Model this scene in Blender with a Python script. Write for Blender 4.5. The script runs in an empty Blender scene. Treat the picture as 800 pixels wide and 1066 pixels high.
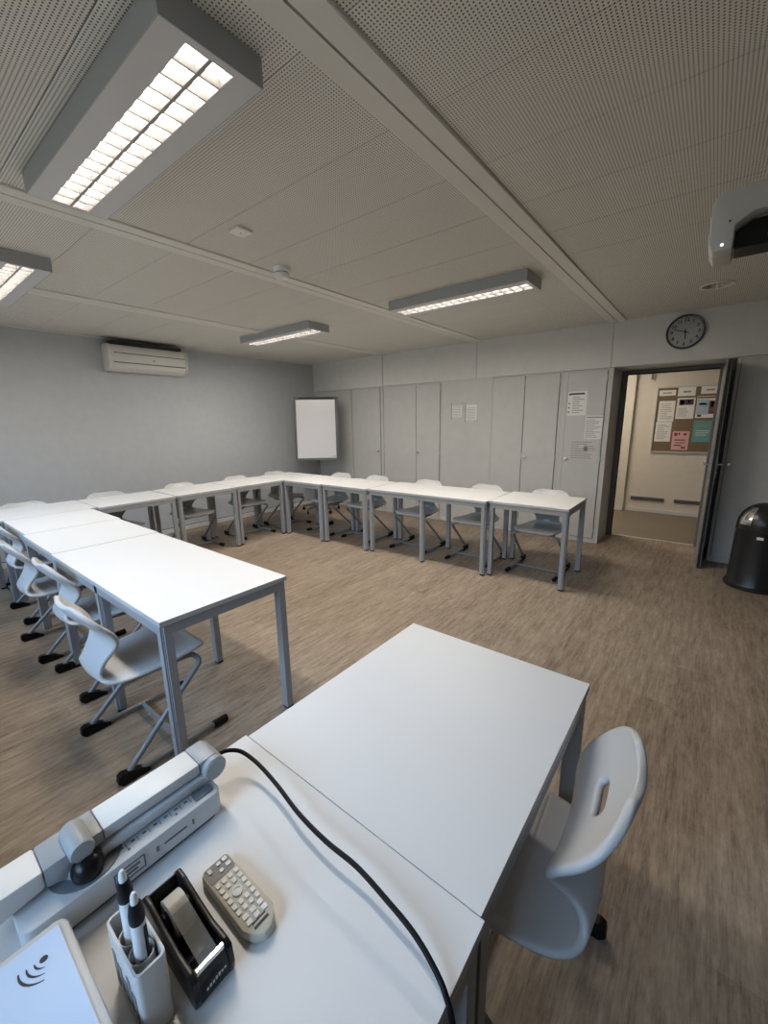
import bpy, bmesh, math, random
from mathutils import Vector, Matrix
random.seed(7)
C = bpy.context.scene.collection
PI = math.pi

# ------------------------------------------------------------------ materials
def mat(name, col, rough=0.5, metal=0.0, spec=0.5, bump=None, emit=None, alpha=None, trans=None):
    m = bpy.data.materials.new(name); m.use_nodes = True
    nt = m.node_tree; b = nt.nodes['Principled BSDF']
    b.inputs['Base Color'].default_value = (*col, 1)
    b.inputs['Roughness'].default_value = rough
    b.inputs['Metallic'].default_value = metal
    b.inputs['Specular IOR Level'].default_value = spec
    if emit:
        b.inputs['Emission Color'].default_value = (*emit[0], 1)
        b.inputs['Emission Strength'].default_value = emit[1]
    if alpha is not None: b.inputs['Alpha'].default_value = alpha
    if trans is not None:
        b.inputs['Transmission Weight'].default_value = trans
    if bump:
        sc, st = bump
        tc = nt.nodes.new('ShaderNodeTexCoord'); n = nt.nodes.new('ShaderNodeTexNoise')
        n.inputs['Scale'].default_value = sc; n.inputs['Detail'].default_value = 3
        bp = nt.nodes.new('ShaderNodeBump'); bp.inputs['Strength'].default_value = st
        bp.inputs['Distance'].default_value = 0.002
        nt.links.new(tc.outputs['Object'], n.inputs['Vector'])
        nt.links.new(n.outputs['Fac'], bp.inputs['Height'])
        nt.links.new(bp.outputs['Normal'], b.inputs['Normal'])
        # slight colour variation
        mx = nt.nodes.new('ShaderNodeMix'); mx.data_type = 'RGBA'
        mx.inputs[6].default_value = (*[c*0.93 for c in col], 1); mx.inputs[7].default_value = (*[min(1, c*1.05) for c in col], 1)
        n2 = nt.nodes.new('ShaderNodeTexNoise'); n2.inputs['Scale'].default_value = sc*0.05+1.5
        nt.links.new(tc.outputs['Object'], n2.inputs['Vector'])
        nt.links.new(n2.outputs['Fac'], mx.inputs[0]); nt.links.new(mx.outputs[2], b.inputs['Base Color'])
    return m

def floor_mat(name, tint=1.0):
    m = bpy.data.materials.new(name); m.use_nodes = True
    nt = m.node_tree; L = nt.links; b = nt.nodes['Principled BSDF']
    b.inputs['Roughness'].default_value = 0.5; b.inputs['Specular IOR Level'].default_value = 0.25
    tc = nt.nodes.new('ShaderNodeTexCoord')
    # planks run along Y: rotate so that brick rows follow X
    mp = nt.nodes.new('ShaderNodeMapping'); mp.inputs['Rotation'].default_value = (0, 0, PI/2)
    L.new(tc.outputs['Object'], mp.inputs['Vector'])
    br = nt.nodes.new('ShaderNodeTexBrick')
    br.inputs['Scale'].default_value = 1.0
    br.inputs['Brick Width'].default_value = 1.2; br.inputs['Row Height'].default_value = 0.165
    br.inputs['Mortar Size'].default_value = 0.0008; br.inputs['Mortar Smooth'].default_value = 0.3
    br.inputs['Color1'].default_value = (0.0, 0.0, 0.0, 1); br.inputs['Color2'].default_value = (1, 1, 1, 1)
    br.inputs['Mortar'].default_value = (0.35, 0.35, 0.35, 1); br.offset = 0.37
    L.new(mp.outputs['Vector'], br.inputs['Vector'])
    def noise(sx, sy, sc, det, rough=0.6):
        q = nt.nodes.new('ShaderNodeMapping'); q.inputs['Scale'].default_value = (sx, sy, 1)
        L.new(tc.outputs['Object'], q.inputs['Vector'])
        n = nt.nodes.new('ShaderNodeTexNoise'); n.inputs['Scale'].default_value = sc
        n.inputs['Detail'].default_value = det; n.inputs['Roughness'].default_value = rough
        L.new(q.outputs['Vector'], n.inputs['Vector']); return n
    n1 = noise(9, 1.0, 4.0, 6); n2 = noise(28, 1.6, 5.0, 4, 0.7); n3 = noise(1, 0.7, 1.2, 2)
    def math_(op, a, bb):
        x = nt.nodes.new('ShaderNodeMath'); x.operation = op
        for i, v in enumerate((a, bb)):
            if isinstance(v, float): x.inputs[i].default_value = v
            else: L.new(v, x.inputs[i])
        return x.outputs[0]
    n4 = noise(7, 2.2, 9.0, 5, 0.75)
    s = math_('MULTIPLY', n1.outputs['Fac'], 0.40)
    s = math_('ADD', s, math_('MULTIPLY', n4.outputs['Fac'], 0.26))
    s = math_('ADD', s, math_('MULTIPLY', n2.outputs['Fac'], 0.29))
    s = math_('ADD', s, math_('MULTIPLY', br.outputs['Color'], 0.05))
    s = math_('ADD', s, math_('MULTIPLY', n3.outputs['Fac'], 0.06))
    cr = nt.nodes.new('ShaderNodeValToRGB'); e = cr.color_ramp.elements
    def c(r, g, b_): return (r*tint, g*tint, b_*tint, 1)
    e[0].position = 0.38; e[0].color = c(0.125, 0.092, 0.064)
    e[1].position = 0.66; e[1].color = c(0.440, 0.360, 0.278)
    k = e.new(0.47); k.color = c(0.240, 0.185, 0.138)
    k = e.new(0.56); k.color = c(0.340, 0.270, 0.202)
    L.new(s, cr.inputs['Fac'])
    mo = nt.nodes.new('ShaderNodeMix'); mo.data_type = 'RGBA'
    L.new(br.outputs['Fac'], mo.inputs[0]); L.new(cr.outputs['Color'], mo.inputs[6])
    mo.inputs[7].default_value = c(0.235, 0.185, 0.14)
    L.new(mo.outputs[2], b.inputs['Base Color'])
    bp = nt.nodes.new('ShaderNodeBump'); bp.inputs['Strength'].default_value = 0.25; bp.inputs['Distance'].default_value = 0.001
    L.new(n2.outputs['Fac'], bp.inputs['Height']); L.new(bp.outputs['Normal'], b.inputs['Normal'])
    return m

def ceiling_mat(pitch=0.0115, r=0.0027):
    m = bpy.data.materials.new('perforated_ceiling'); m.use_nodes = True
    nt = m.node_tree; L = nt.links; b = nt.nodes['Principled BSDF']
    b.inputs['Roughness'].default_value = 0.55; b.inputs['Specular IOR Level'].default_value = 0.2
    tc = nt.nodes.new('ShaderNodeTexCoord')
    sc = nt.nodes.new('ShaderNodeVectorMath'); sc.operation = 'SCALE'; sc.inputs['Scale'].default_value = 1/pitch
    L.new(tc.outputs['Object'], sc.inputs[0])
    fr = nt.nodes.new('ShaderNodeVectorMath'); fr.operation = 'FRACTION'; L.new(sc.outputs[0], fr.inputs[0])
    su = nt.nodes.new('ShaderNodeVectorMath'); su.operation = 'SUBTRACT'; su.inputs[1].default_value = (0.5, 0.5, 0)
    L.new(fr.outputs[0], su.inputs[0])
    mu = nt.nodes.new('ShaderNodeVectorMath'); mu.operation = 'MULTIPLY'; mu.inputs[1].default_value = (1, 1, 0)
    L.new(su.outputs[0], mu.inputs[0])
    le = nt.nodes.new('ShaderNodeVectorMath'); le.operation = 'LENGTH'; L.new(mu.outputs[0], le.inputs[0])
    mr = nt.nodes.new('ShaderNodeMapRange'); mr.inputs['From Min'].default_value = (r-0.0004)/pitch
    mr.inputs['From Max'].default_value = (r+0.0004)/pitch
    L.new(le.outputs['Value'], mr.inputs['Value'])
    mx = nt.nodes.new('ShaderNodeMix'); mx.data_type = 'RGBA'
    mx.inputs[6].default_value = (0.085, 0.08, 0.07, 1); mx.inputs[7].default_value = CEIL
    L.new(mr.outputs[0], mx.inputs[0]); L.new(mx.outputs[2], b.inputs['Base Color'])
    return m
CEIL = (0.80, 0.78, 0.72, 1)

M = {}
M['floor'] = floor_mat('wood_vinyl_floor')
M['floor_hall'] = mat('corridor_floor_brown', (0.20, 0.165, 0.125), 0.5, bump=(60, .2))
M['ceiling'] = ceiling_mat()
M['ceil_plain'] = mat('ceiling_rail_paint', (0.78, 0.765, 0.71), 0.5, spec=.2)
M['reveal'] = mat('closet_reveal', (0.25, 0.25, 0.245), 0.8)
M['dark_gap'] = mat('dark_gap', (0.03, 0.03, 0.03), 0.9)
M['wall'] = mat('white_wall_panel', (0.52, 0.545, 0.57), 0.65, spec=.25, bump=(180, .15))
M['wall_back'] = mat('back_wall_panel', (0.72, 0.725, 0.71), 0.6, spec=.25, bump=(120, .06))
M['wall_dim'] = mat('dim_unseen_wall', (0.30, 0.31, 0.32), 0.65, spec=.25)  # unseen right and front walls, kept dark to cut bounced light
M['closet'] = mat('closet_grey_white', (0.60, 0.605, 0.595), 0.5, spec=.3, bump=(120, .06))
M['hall_wall'] = mat('corridor_cream_wall', (0.72, 0.68, 0.61), 0.7, spec=.2, bump=(150, .15))
M['white_trim'] = mat('white_trim', (0.7, 0.7, 0.69), 0.45)
M['door_grey'] = mat('door_grey', (0.23, 0.235, 0.235), 0.45)
M['frame_grey'] = mat('door_frame_grey', (0.17, 0.165, 0.155), 0.5)
M['gasket'] = mat('black_gasket', (0.012, 0.012, 0.012), 0.7)
M['glass'] = None
M['top'] = mat('white_laminate', (0.745, 0.745, 0.74), 0.45, spec=.4)
M['edge'] = mat('grey_edge_band', (0.50, 0.51, 0.52), 0.5)
M['steel'] = mat('grey_powder_steel', (0.33, 0.345, 0.36), 0.42, spec=.5)
M['steel_dark'] = mat('dark_groove', (0.06, 0.065, 0.07), 0.6)
M['black'] = mat('black_plastic', (0.006, 0.006, 0.0065), 0.5, spec=.2)
M['black_gloss'] = mat('black_gloss_plastic', (0.008, 0.008, 0.009), 0.3, spec=.3)
M['chrome'] = mat('brushed_chrome', (0.72, 0.72, 0.72), 0.22, 1.0)
M['tube'] = mat('chair_tube_grey', (0.24, 0.25, 0.265), 0.35, spec=.5)
M['label_white'] = mat('white_label', (0.85, 0.85, 0.85), 0.5)
M['dc_white'] = mat('visualiser_white', (0.82, 0.82, 0.80), 0.4)
M['dc_base'] = mat('visualiser_pale_grey', (0.62, 0.64, 0.66), 0.4)
M['dc_grey'] = mat('visualiser_mid_grey', (0.36, 0.38, 0.39), 0.4)
M['dc_dark'] = mat('visualiser_dark_grey', (0.13, 0.15, 0.17), 0.45)
M['remote'] = mat('remote_ivory', (0.60, 0.57, 0.47), 0.5)
M['key'] = mat('remote_key_light', (0.78, 0.78, 0.76), 0.5)
M['key_grey'] = mat('remote_panel_grey', (0.20, 0.19, 0.18), 0.5)
M['tape'] = mat('tape_roll', (0.50, 0.49, 0.42), 0.35)
M['pen_white'] = mat('pen_white', (0.78, 0.79, 0.80), 0.35)
M['cup'] = mat('pen_holder_white', (0.60, 0.59, 0.57), 0.45)
M['cup_print'] = mat('grey_print', (0.20, 0.20, 0.20), 0.6)
M['panel_blue'] = mat('pale_blue_panel', (0.58, 0.72, 0.92), 0.35)
M['ink'] = mat('printed_ink', (0.03, 0.035, 0.05), 0.6)
M['ink_grey'] = mat('printed_grey', (0.30, 0.30, 0.30), 0.7)
M['paper'] = mat('paper_white', (0.82, 0.82, 0.80), 0.7)
M['paper_grey'] = mat('paper_pale_grey', (0.62, 0.62, 0.61), 0.7)  # pale grey for one sheet, print blocks and lettering
M['pink'] = mat('paper_pink', (0.72, 0.42, 0.43), 0.7)
M['teal'] = mat('paper_teal', (0.13, 0.36, 0.37), 0.7)
M['blue_print'] = mat('print_light_blue', (0.42, 0.55, 0.68), 0.7)
M['maroon'] = mat('print_dark_red', (0.20, 0.06, 0.06), 0.7)
M['violet'] = mat('print_dark_violet', (0.07, 0.05, 0.09), 0.7)
M['felt'] = mat('brown_felt', (0.20, 0.15, 0.095), 0.95, bump=(600, .4))
M['alu'] = mat('aluminium', (0.62, 0.61, 0.58), 0.35, .7)
M['board_white'] = mat('flipchart_white', (0.76, 0.76, 0.80), 0.25)
M['chart_grey'] = mat('flipchart_grey_frame', (0.12, 0.12, 0.12), 0.45)
M['ac'] = mat('air_conditioner_white', (0.72, 0.71, 0.68), 0.4)
M['ac_dark'] = mat('air_conditioner_grille', (0.06, 0.06, 0.06), 0.6)
M['proj'] = mat('projector_white', (0.55, 0.55, 0.53), 0.45)
M['bin'] = mat('bin_black_enamel', (0.018, 0.019, 0.021), 0.28, spec=.6)
M['bin_flap'] = mat('bin_flap_steel', (0.75, 0.73, 0.70), 0.16, 1.0)
M['lamp_body'] = mat('lamp_housing_white', (0.66, 0.665, 0.67), 0.4)
M['lamp_side'] = mat('lamp_side_grey', (0.42, 0.44, 0.46), 0.45)
M['louver'] = mat('louver_grey', (0.42, 0.40, 0.38), 0.4)
M['tube_light'] = mat('lamp_tube_light', (1, 1, 1), 0.5, emit=((1.0, 0.95, 0.90), 9.0))
M['reflector'] = mat('louver_reflector_glow', (0.9, 0.88, 0.84), 0.3, emit=((1.0, 0.95, 0.92), 1.0))  # trough emits by itself, standing in for tube light it would reflect
M['clock_face'] = mat('clock_face', (0.66, 0.66, 0.64), 0.5)
M['clock_rim'] = mat('clock_rim_grey', (0.08, 0.08, 0.08), 0.3)
M['led'] = mat('status_light', (0.8, 0.85, 1), 0.4, emit=((0.8, 0.88, 1.0), 2.0))
M['ceil_device'] = mat('detector_white', (0.88, 0.87, 0.83), 0.45)

def shell_mat():
    m = bpy.data.materials.new('chair_seat_groove_shade'); m.use_nodes = True
    nt = m.node_tree; L = nt.links; b = nt.nodes['Principled BSDF']
    b.inputs['Base Color'].default_value = (0.48, 0.49, 0.50, 1); b.inputs['Roughness'].default_value = 0.38  # greyer than the shell: shade between the ribs put into the colour
    tc = nt.nodes.new('ShaderNodeTexCoord'); w = nt.nodes.new('ShaderNodeTexWave')
    w.bands_direction = 'Y'; w.inputs['Scale'].default_value = 22; w.inputs['Distortion'].default_value = 0.0
    L.new(tc.outputs['Object'], w.inputs['Vector'])
    bp = nt.nodes.new('ShaderNodeBump'); bp.inputs['Strength'].default_value = 0.35; bp.inputs['Distance'].default_value = 0.0015
    L.new(w.outputs['Fac'], bp.inputs['Height']); L.new(bp.outputs['Normal'], b.inputs['Normal'])
    return m
M['seat_ribs'] = shell_mat()
M['shell'] = mat('chair_shell_smooth', (0.54, 0.54, 0.535), 0.36, spec=.45)

def glass_mat():
    m = bpy.data.materials.new('window_glass'); m.use_nodes = True
    nt = m.node_tree; nt.nodes.clear()
    o = nt.nodes.new('ShaderNodeOutputMaterial'); t = nt.nodes.new('ShaderNodeBsdfTransparent')
    g = nt.nodes.new('ShaderNodeBsdfGlossy'); g.inputs['Roughness'].default_value = 0.02
    f = nt.nodes.new('ShaderNodeFresnel'); f.inputs['IOR'].default_value = 1.45
    x = nt.nodes.new('ShaderNodeMixShader')
    nt.links.new(f.outputs[0], x.inputs[0]); nt.links.new(t.outputs[0], x.inputs[1]); nt.links.new(g.outputs[0], x.inputs[2])
    nt.links.new(x.outputs[0], o.inputs[0]); return m
M['glass'] = glass_mat()

# ------------------------------------------------------------------ mesh builder
class B:
    def __init__(s): s.bm = bmesh.new(); s.mi = 0
    def _done(s, verts, mi):
        fs = set()
        for v in verts:
            for f in v.link_faces: fs.add(f)
        for f in fs: f.material_index = s.mi if mi is None else mi
    def box(s, x0, x1, y0, y1, z0, z1, bev=0.0, mi=None, seg=2, mtx=None):
        g = bmesh.ops.create_cube(s.bm, size=1.0)
        vs = g['verts']
        for v in vs:
            v.co = Vector((x0+(v.co.x+.5)*(x1-x0), y0+(v.co.y+.5)*(y1-y0), z0+(v.co.z+.5)*(z1-z0)))
        if bev > 0:
            es = list({e for v in vs for e in v.link_edges})
            r = bmesh.ops.bevel(s.bm, geom=es, offset=bev, segments=seg, profile=0.5, affect='EDGES')
            vs = list({v for f in r['faces'] for v in f.verts} | {v for v in vs if v.is_valid})
        if mtx is not None:
            for v in vs: v.co = mtx @ v.co
        s._done(vs, mi); return s
    def prism(s, poly, a0, a1, axis='z', mi=None, bev=0.0, mtx=None):
        def P(u, v, a):
            return {'z': (u, v, a), 'y': (u, a, v), 'x': (a, u, v)}[axis]
        n = len(poly)
        lo = [s.bm.verts.new(P(u, v, a0)) for u, v in poly]; hi = [s.bm.verts.new(P(u, v, a1)) for u, v in poly]
        fs = [s.bm.faces.new(lo[::-1]), s.bm.faces.new(hi)]
        for i in range(n): fs.append(s.bm.faces.new((lo[i], lo[(i+1) % n], hi[(i+1) % n], hi[i])))
        bmesh.ops.recalc_face_normals(s.bm, faces=fs)
        vs = lo+hi
        if bev > 0:
            es = list({e for f in fs for e in f.edges})
            r = bmesh.ops.bevel(s.bm, geom=es, offset=bev, segments=2, profile=.5, affect='EDGES')
            vs = list({v for f in r['faces'] for v in f.verts} | {v for v in vs if v.is_valid})
        if mtx is not None:
            for v in vs: v.co = mtx @ v.co
        s._done(vs, mi); return s
    def tube(s, pts, r, n=10, mi=None, cap=True, radii=None):
        pts = [Vector(p) for p in pts]; rings = []
        t0 = (pts[1]-pts[0]).normalized()
        up = Vector((0, 0, 1)) if abs(t0.z) < .9 else Vector((1, 0, 0))
        nrm = (up - t0*up.dot(t0)).normalized()
        for i, p in enumerate(pts):
            if i == 0: t = t0
            elif i == len(pts)-1: t = (pts[i]-pts[i-1]).normalized()
            else: t = ((pts[i+1]-p).normalized()+(p-pts[i-1]).normalized()).normalized()
            nrm = (nrm - t*nrm.dot(t)).normalized(); bn = t.cross(nrm)
            rr = radii[i] if radii else r
            rings.append([s.bm.verts.new(p+(nrm*math.cos(2*PI*k/n)+bn*math.sin(2*PI*k/n))*rr) for k in range(n)])
        for a, b in zip(rings, rings[1:]):
            for k in range(n): s.bm.faces.new((a[k], a[(k+1) % n], b[(k+1) % n], b[k]))
        if cap: s.bm.faces.new(rings[0][::-1]); s.bm.faces.new(rings[-1])
        s._done([v for q in rings for v in q], mi); return s
    def lathe(s, prof, n=32, mtx=None, mi=None, a0=0.0, a1=2*PI):
        full = abs(a1-a0-2*PI) < 1e-6; m = n if full else n+1
        rings = []; allv = []
        for r, z in prof:
            if r < 1e-6:
                v = s.bm.verts.new((0, 0, z)); rings.append([v]*m); allv.append(v)
            else:
                q = [s.bm.verts.new((r*math.cos(a0+(a1-a0)*k/n), r*math.sin(a0+(a1-a0)*k/n), z)) for k in range(m)]
                rings.append(q); allv += q
        for a, b in zip(rings, rings[1:]):
            for k in range(n):
                f = [a[k], a[(k+1) % m], b[(k+1) % m], b[k]]
                u = []
                for v in f:
                    if v not in u: u.append(v)
                if len(u) >= 3:
                    try: s.bm.faces.new(u)
                    except ValueError: pass
        if mtx is not None:
            for v in allv: v.co = mtx @ v.co
        s._done(allv, mi); return s
    def quad(s, pts, mi=None):
        vs = [s.bm.verts.new(p) for p in pts]; s.bm.faces.new(vs); s._done(vs, mi); return s
    def obj(s, name, mats, parent=None, smooth=False, loc=None, norm=True, **props):
        if norm: bmesh.ops.recalc_face_normals(s.bm, faces=s.bm.faces[:])
        me = bpy.data.meshes.new(name); s.bm.to_mesh(me); s.bm.free()
        if not isinstance(mats, (list, tuple)): mats = [mats]
        for m in mats: me.materials.append(m)
        o = bpy.data.objects.new(name, me); C.objects.link(o)
        if smooth:
            for p in me.polygons: p.use_smooth = True
            if smooth != 'all':
                me.set_sharp_from_angle(angle=math.radians(35))
        if parent: o.parent = parent
        if loc: o.location = loc
        for k, v in props.items(): o[k] = v
        return o

def thing(name, label, cat, loc=(0, 0, 0), rz=0.0, group=None):
    o = bpy.data.objects.new(name, None); C.objects.link(o)
    o.empty_display_size = .1; o.location = loc; o.rotation_euler = (0, 0, rz)
    o['label'] = label; o['category'] = cat
    if group: o['group'] = group
    return o
def tag(o, label, cat, group=None):
    o['label'] = label; o['category'] = cat
    if group: o['group'] = group
    return o
def copy_tree(o, parent=None):
    c = o.copy(); C.objects.link(c)
    if parent: c.parent = parent
    for ch in [x for x in o.children]: copy_tree(ch, c)
    return c
def struct(name, b, m, parent=None, **k):
    o = b.obj(name, m, parent, **k)
    if not parent: o['kind'] = 'structure'
    return o
def fillet(pts, r, n=6):
    pts = [Vector(p) for p in pts]; out = [pts[0]]
    for i in range(1, len(pts)-1):
        a, p, c = pts[i-1], pts[i], pts[i+1]
        d0 = (a-p); d1 = (c-p); k = min(r, d0.length*.45, d1.length*.45)
        A = p+d0.normalized()*k; D = p+d1.normalized()*k
        for j in range(n+1):
            t = j/n; out.append((1-t)**2*A+2*t*(1-t)*p+t*t*D)
    out.append(pts[-1]); return out
def catmull(pts, n=8):
    pts = [Vector(p) for p in pts]; q = [pts[0]*2-pts[1]]+pts+[pts[-1]*2-pts[-2]]; out = []
    for i in range(1, len(q)-2):
        p0, p1, p2, p3 = q[i-1:i+3]
        for j in range(n):
            t = j/n
            out.append(.5*((2*p1)+(p2-p0)*t+(2*p0-5*p1+4*p2-p3)*t*t+(3*p1-p0-3*p2+p3)*t**3))
    out.append(pts[-1]); return out
def rrect(w, h, r, n=6, cx=0, cy=0):
    out = []
    for sx, sy, a in ((1, 1, 0), (-1, 1, PI/2), (-1, -1, PI), (1, -1, 1.5*PI)):
        for k in range(n+1):
            t = a+k/n*PI/2
            out.append((cx+sx*(w/2-r)+r*math.cos(t), cy+sy*(h/2-r)+r*math.sin(t)))
    return out
def text_obj(name, txt, size, m, parent, loc, rot, ext=0.0005, align='CENTER'):
    cu = bpy.data.curves.new(name, 'FONT'); cu.body = txt; cu.size = size; cu.extrude = ext
    cu.align_x = align; cu.offset = size*.03; cu.align_y = 'CENTER'; cu.resolution_u = 3
    t = bpy.data.objects.new(name, cu); C.objects.link(t)
    bpy.context.view_layer.update()
    me = bpy.data.meshes.new_from_object(t.evaluated_get(bpy.context.evaluated_depsgraph_get()))
    bpy.data.objects.remove(t)
    me.materials.clear(); me.materials.append(m)
    o = bpy.data.objects.new(name, me); C.objects.link(o)
    if parent: o.parent = parent
    o.location = loc; o.rotation_euler = rot
    return o
def RX(a): return Matrix.Rotation(a, 4, 'X')
def RY(a): return Matrix.Rotation(a, 4, 'Y')
def RZ(a): return Matrix.Rotation(a, 4, 'Z')
def T(x, y, z): return Matrix.Translation((x, y, z))

# ------------------------------------------------------------------ room
XL, XR, YB, YF, HC = -5.83, 2.75, 5.33, -1.15, 2.51
YD = 5.90      # door plane / rear wall of the closets
YH = 7.64      # far wall of the corridor

b = B(); b.box(XL-.15, XR+.15, YF-.15, YD+.02, -.12, 0)
struct('floor', b, M['floor'])
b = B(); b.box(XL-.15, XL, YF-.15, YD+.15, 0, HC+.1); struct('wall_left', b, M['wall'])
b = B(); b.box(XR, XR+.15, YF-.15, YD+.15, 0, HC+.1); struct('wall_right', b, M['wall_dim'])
# back wall: upper panel band above the closets, blank panel between closets, rear wall with the door hole
b = B(); b.box(XL, XR, YB, YB+.06, 2.035, HC); struct('wall_back', b, M['wall_back'])          # upper band
b = B(); b.box(-3.13, -2.365, YB, YB+.06, 0, 2.034); struct('wall_back_panel', b, M['closet'])
b = B(); b.box(-.943, .103, YB+.061, YD-.001, 2.032, HC); struct('wall_back_lintel', b, M['closet'])
b = B(); b.box(XL, -.905, YD, YD+.1, 0, HC); struct('wall_rear_left', b, M['closet'])
b = B(); b.box(.0, XR, YD, YD+.1, 0, HC); struct('wall_rear_right', b, M['closet'])
b = B(); b.box(-.905, 0.0, YD, YD+.1, 1.995, HC); struct('wall_rear_top', b, M['closet'])
# window wall behind the camera
b = B(); wx = [(-5.5, -3.4), (-3.2, -1.1), (-.95, .15)]; zs, zt = 1.08, 2.34
b.box(XL, XR, YF-.15, YF, 0, zs); b.box(XL, XR, YF-.15, YF, zt, HC+.1)
xs = [XL]+[v for w in wx for v in w]+[XR]
for i in range(0, len(xs), 2): b.box(xs[i], xs[i+1], YF-.15, YF, zs, zt)
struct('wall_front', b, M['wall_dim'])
for i, (a, c) in enumerate(wx):
    b = B()
    for x0, x1 in ((a, a+.06), ((a+c)/2-.03, (a+c)/2+.03), (c-.06, c)): b.box(x0, x1, YF-.11, YF-.05, zs, zt, .004)
    for z0, z1 in ((zs, zs+.06), (zt-.06, zt)): b.box(a+.06, (a+c)/2-.03, YF-.105, YF-.055, z0, z1); b.box((a+c)/2+.03, c-.06, YF-.105, YF-.055, z0, z1)
    w = struct('window_%d' % (i+1), b, M['white_trim'])
    for x0, x1 in ((a+.06, (a+c)/2-.03), ((a+c)/2+.03, c-.06)):
        b = B(); b.quad([(x0, YF-.08, zs+.06), (x1, YF-.08, zs+.06), (x1, YF-.08, zt-.06), (x0, YF-.08, zt-.06)])
        b.obj('pane', M['glass'], w, norm=False)
# ceiling: perforated trays, rails
rails = [-5.83, -4.22, -2.605, -.953, .68]
b = B(); xe = [XL]+rails[1:]+[XR]
k0 = .56; pt = .413; ys = []
y = k0-pt*6
while y < YB+.3: ys.append(y); y += pt
for i in range(len(xe)-1):
    for j in range(len(ys)-1):
        y0, y1 = max(ys[j]+.0016, YF), min(ys[j+1]-.0016, YB)
        if y1 > y0: b.box(xe[i], xe[i+1], y0, y1, HC, HC+.02)
b.box(XL-.15, XR+.15, YF-.15, YD+.15, HC+.03, HC+.13, mi=1)
struct('ceiling', b, [M['ceiling'], M['dark_gap']])
for i, x in enumerate(rails[1:]):
    b = B(); h = .014 if i == 2 else .011
    for s in (-1, 1):
        q = [(x+s*.0045, HC-h), (x+s*.078, HC-h), (x+s*.081, HC-h+.004), (x+s*.081, HC-.0005), (x+s*.0045, HC-.0005)]
        b.prism(q, YF, YB-.001, axis='y')
    b.box(x-.0045, x+.0045, YF, YB-.001, HC-h*.35, HC-.0005, mi=1)
    struct('trim_%d' % (i+1), b, [M['ceil_plain'], M['reveal']])
n = 5
def trim(b, m=None):
    global n
    struct('trim_%d' % n, b, m or M['white_trim']); n += 1
b = B(); b.box(-4.222, -4.206, YB-.012, YB-.0005, 0.0, HC-.001, .002); trim(b, M['closet'])
b = B(); b.box(-2.612, -2.598, YB-.006, YB-.0005, 2.03, HC-.001, .002); trim(b, M['closet'])
b = B(); b.box(-.992, -.978, YB-.006, YB-.0005, 2.03, HC-.001, .002); trim(b, M['closet'])
b = B(); b.box(XL+.0005, XL+.014, YF, YB-.001, .0, .062, .003); b.box(XL+.0005, XL+.004, YF, YB-.001, .064, .070, mi=1)
struct('baseboard_left', b, [M['white_trim'], M['dark_gap']])
b = B(); b.box(-3.125, -2.37, YB-.010, YB-.0005, 0, .058, .003); struct('baseboard_back', b, M['white_trim'])
# corner cove under the ceiling
b = B(); b.box(XL+.0005, XL+.008, YF, YB-.02, HC-.012, HC-.001); trim(b, M['ceil_plain'])

# ------------------------------------------------------------------ closets along the back wall
def closet(x0, x1, doors, label, knobs, hinge_notches=True):
    t = thing('built_in_closet', label, 'closet', ((x0+x1)/2, YB, 0), 0, 'built-in closets along the back wall')
    cx = (x0+x1)/2
    b = B(); w = x1-x0
    b.box(-w/2, w/2, .004, YD-YB-.004, .0, 2.03, mi=0)
    # door recess lines as dark reveal behind the doors
    for d0, d1 in doors: b.box(d0-cx-.005, d1-cx+.005, .0025, .0045, .055, 2.012, mi=1)
    ed = sorted([v for d in doors for v in d])
    b.box(-w/2, ed[0]-cx-.005, -.0, .004, 0, 2.03); b.box(ed[-1]-cx+.005, w/2, -.0, .004, 0, 2.03)
    b.box(ed[0]-cx-.005, ed[-1]-cx+.005, 0, .004, 2.012, 2.03); b.box(ed[0]-cx-.005, ed[-1]-cx+.005, -.004, .004, 0, .052)
    b.obj('carcass', [M['closet'], M['reveal']], t)
    for (d0, d1), kx in zip(doors, knobs):
        b = B(); b.box(d0-cx+.002, d1-cx-.002, -.014, .002, .058, 2.009, .0015)
        d = b.obj('closet_door', M['closet'], t)
        if kx is not None:
            b = B(); b.lathe([(.008, 0), (.008, .010), (.019, .016), (.021, .022), (.017, .029), (0, .031)], 18, T(kx-cx, -.0145, 1.01) @ RX(PI/2))
            b.obj('door_knob', M['chrome'], d, smooth=True)
        for z in (1.93, 1.02, .16):
            b = B(); xx = (d1 if kx is None or kx < (d0+d1)/2 else d0)-cx
            b.box(xx-.006, xx+.006, -.0165, -.012, z-.028, z+.028, .001); b.obj('hinge', M['closet'], d)
    return t
closet(XL+.01, -4.875, [(-5.74, -4.90)], 'grey white closet behind the flip chart in the far corner', [None])
closet(-4.873, -4.224, [(-4.85, -4.27)], 'single door grey white closet just right of the flip chart, knob on its right edge', [-4.305])
closet(-4.204, -3.132, [(-3.985, -3.572), (-3.568, -3.155)], 'double door closet left of the two small framed notices', [None, -3.527])
closet(-2.363, -1.475, [(-2.343, -1.927), (-1.923, -1.508)], 'double door closet right of the two small framed notices', [None, -1.875])
closet(-1.473, -.945, [(-1.415, -1.0)], 'narrow closet beside the doorway with three paper sheets taped to its door', [-1.372])
closet(.105, XR-.01, [(.135, .78), (.784, 1.43), (1.5, 2.5)], 'grey white closet right of the open door, behind the black bin', [.165, None, None])

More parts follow.
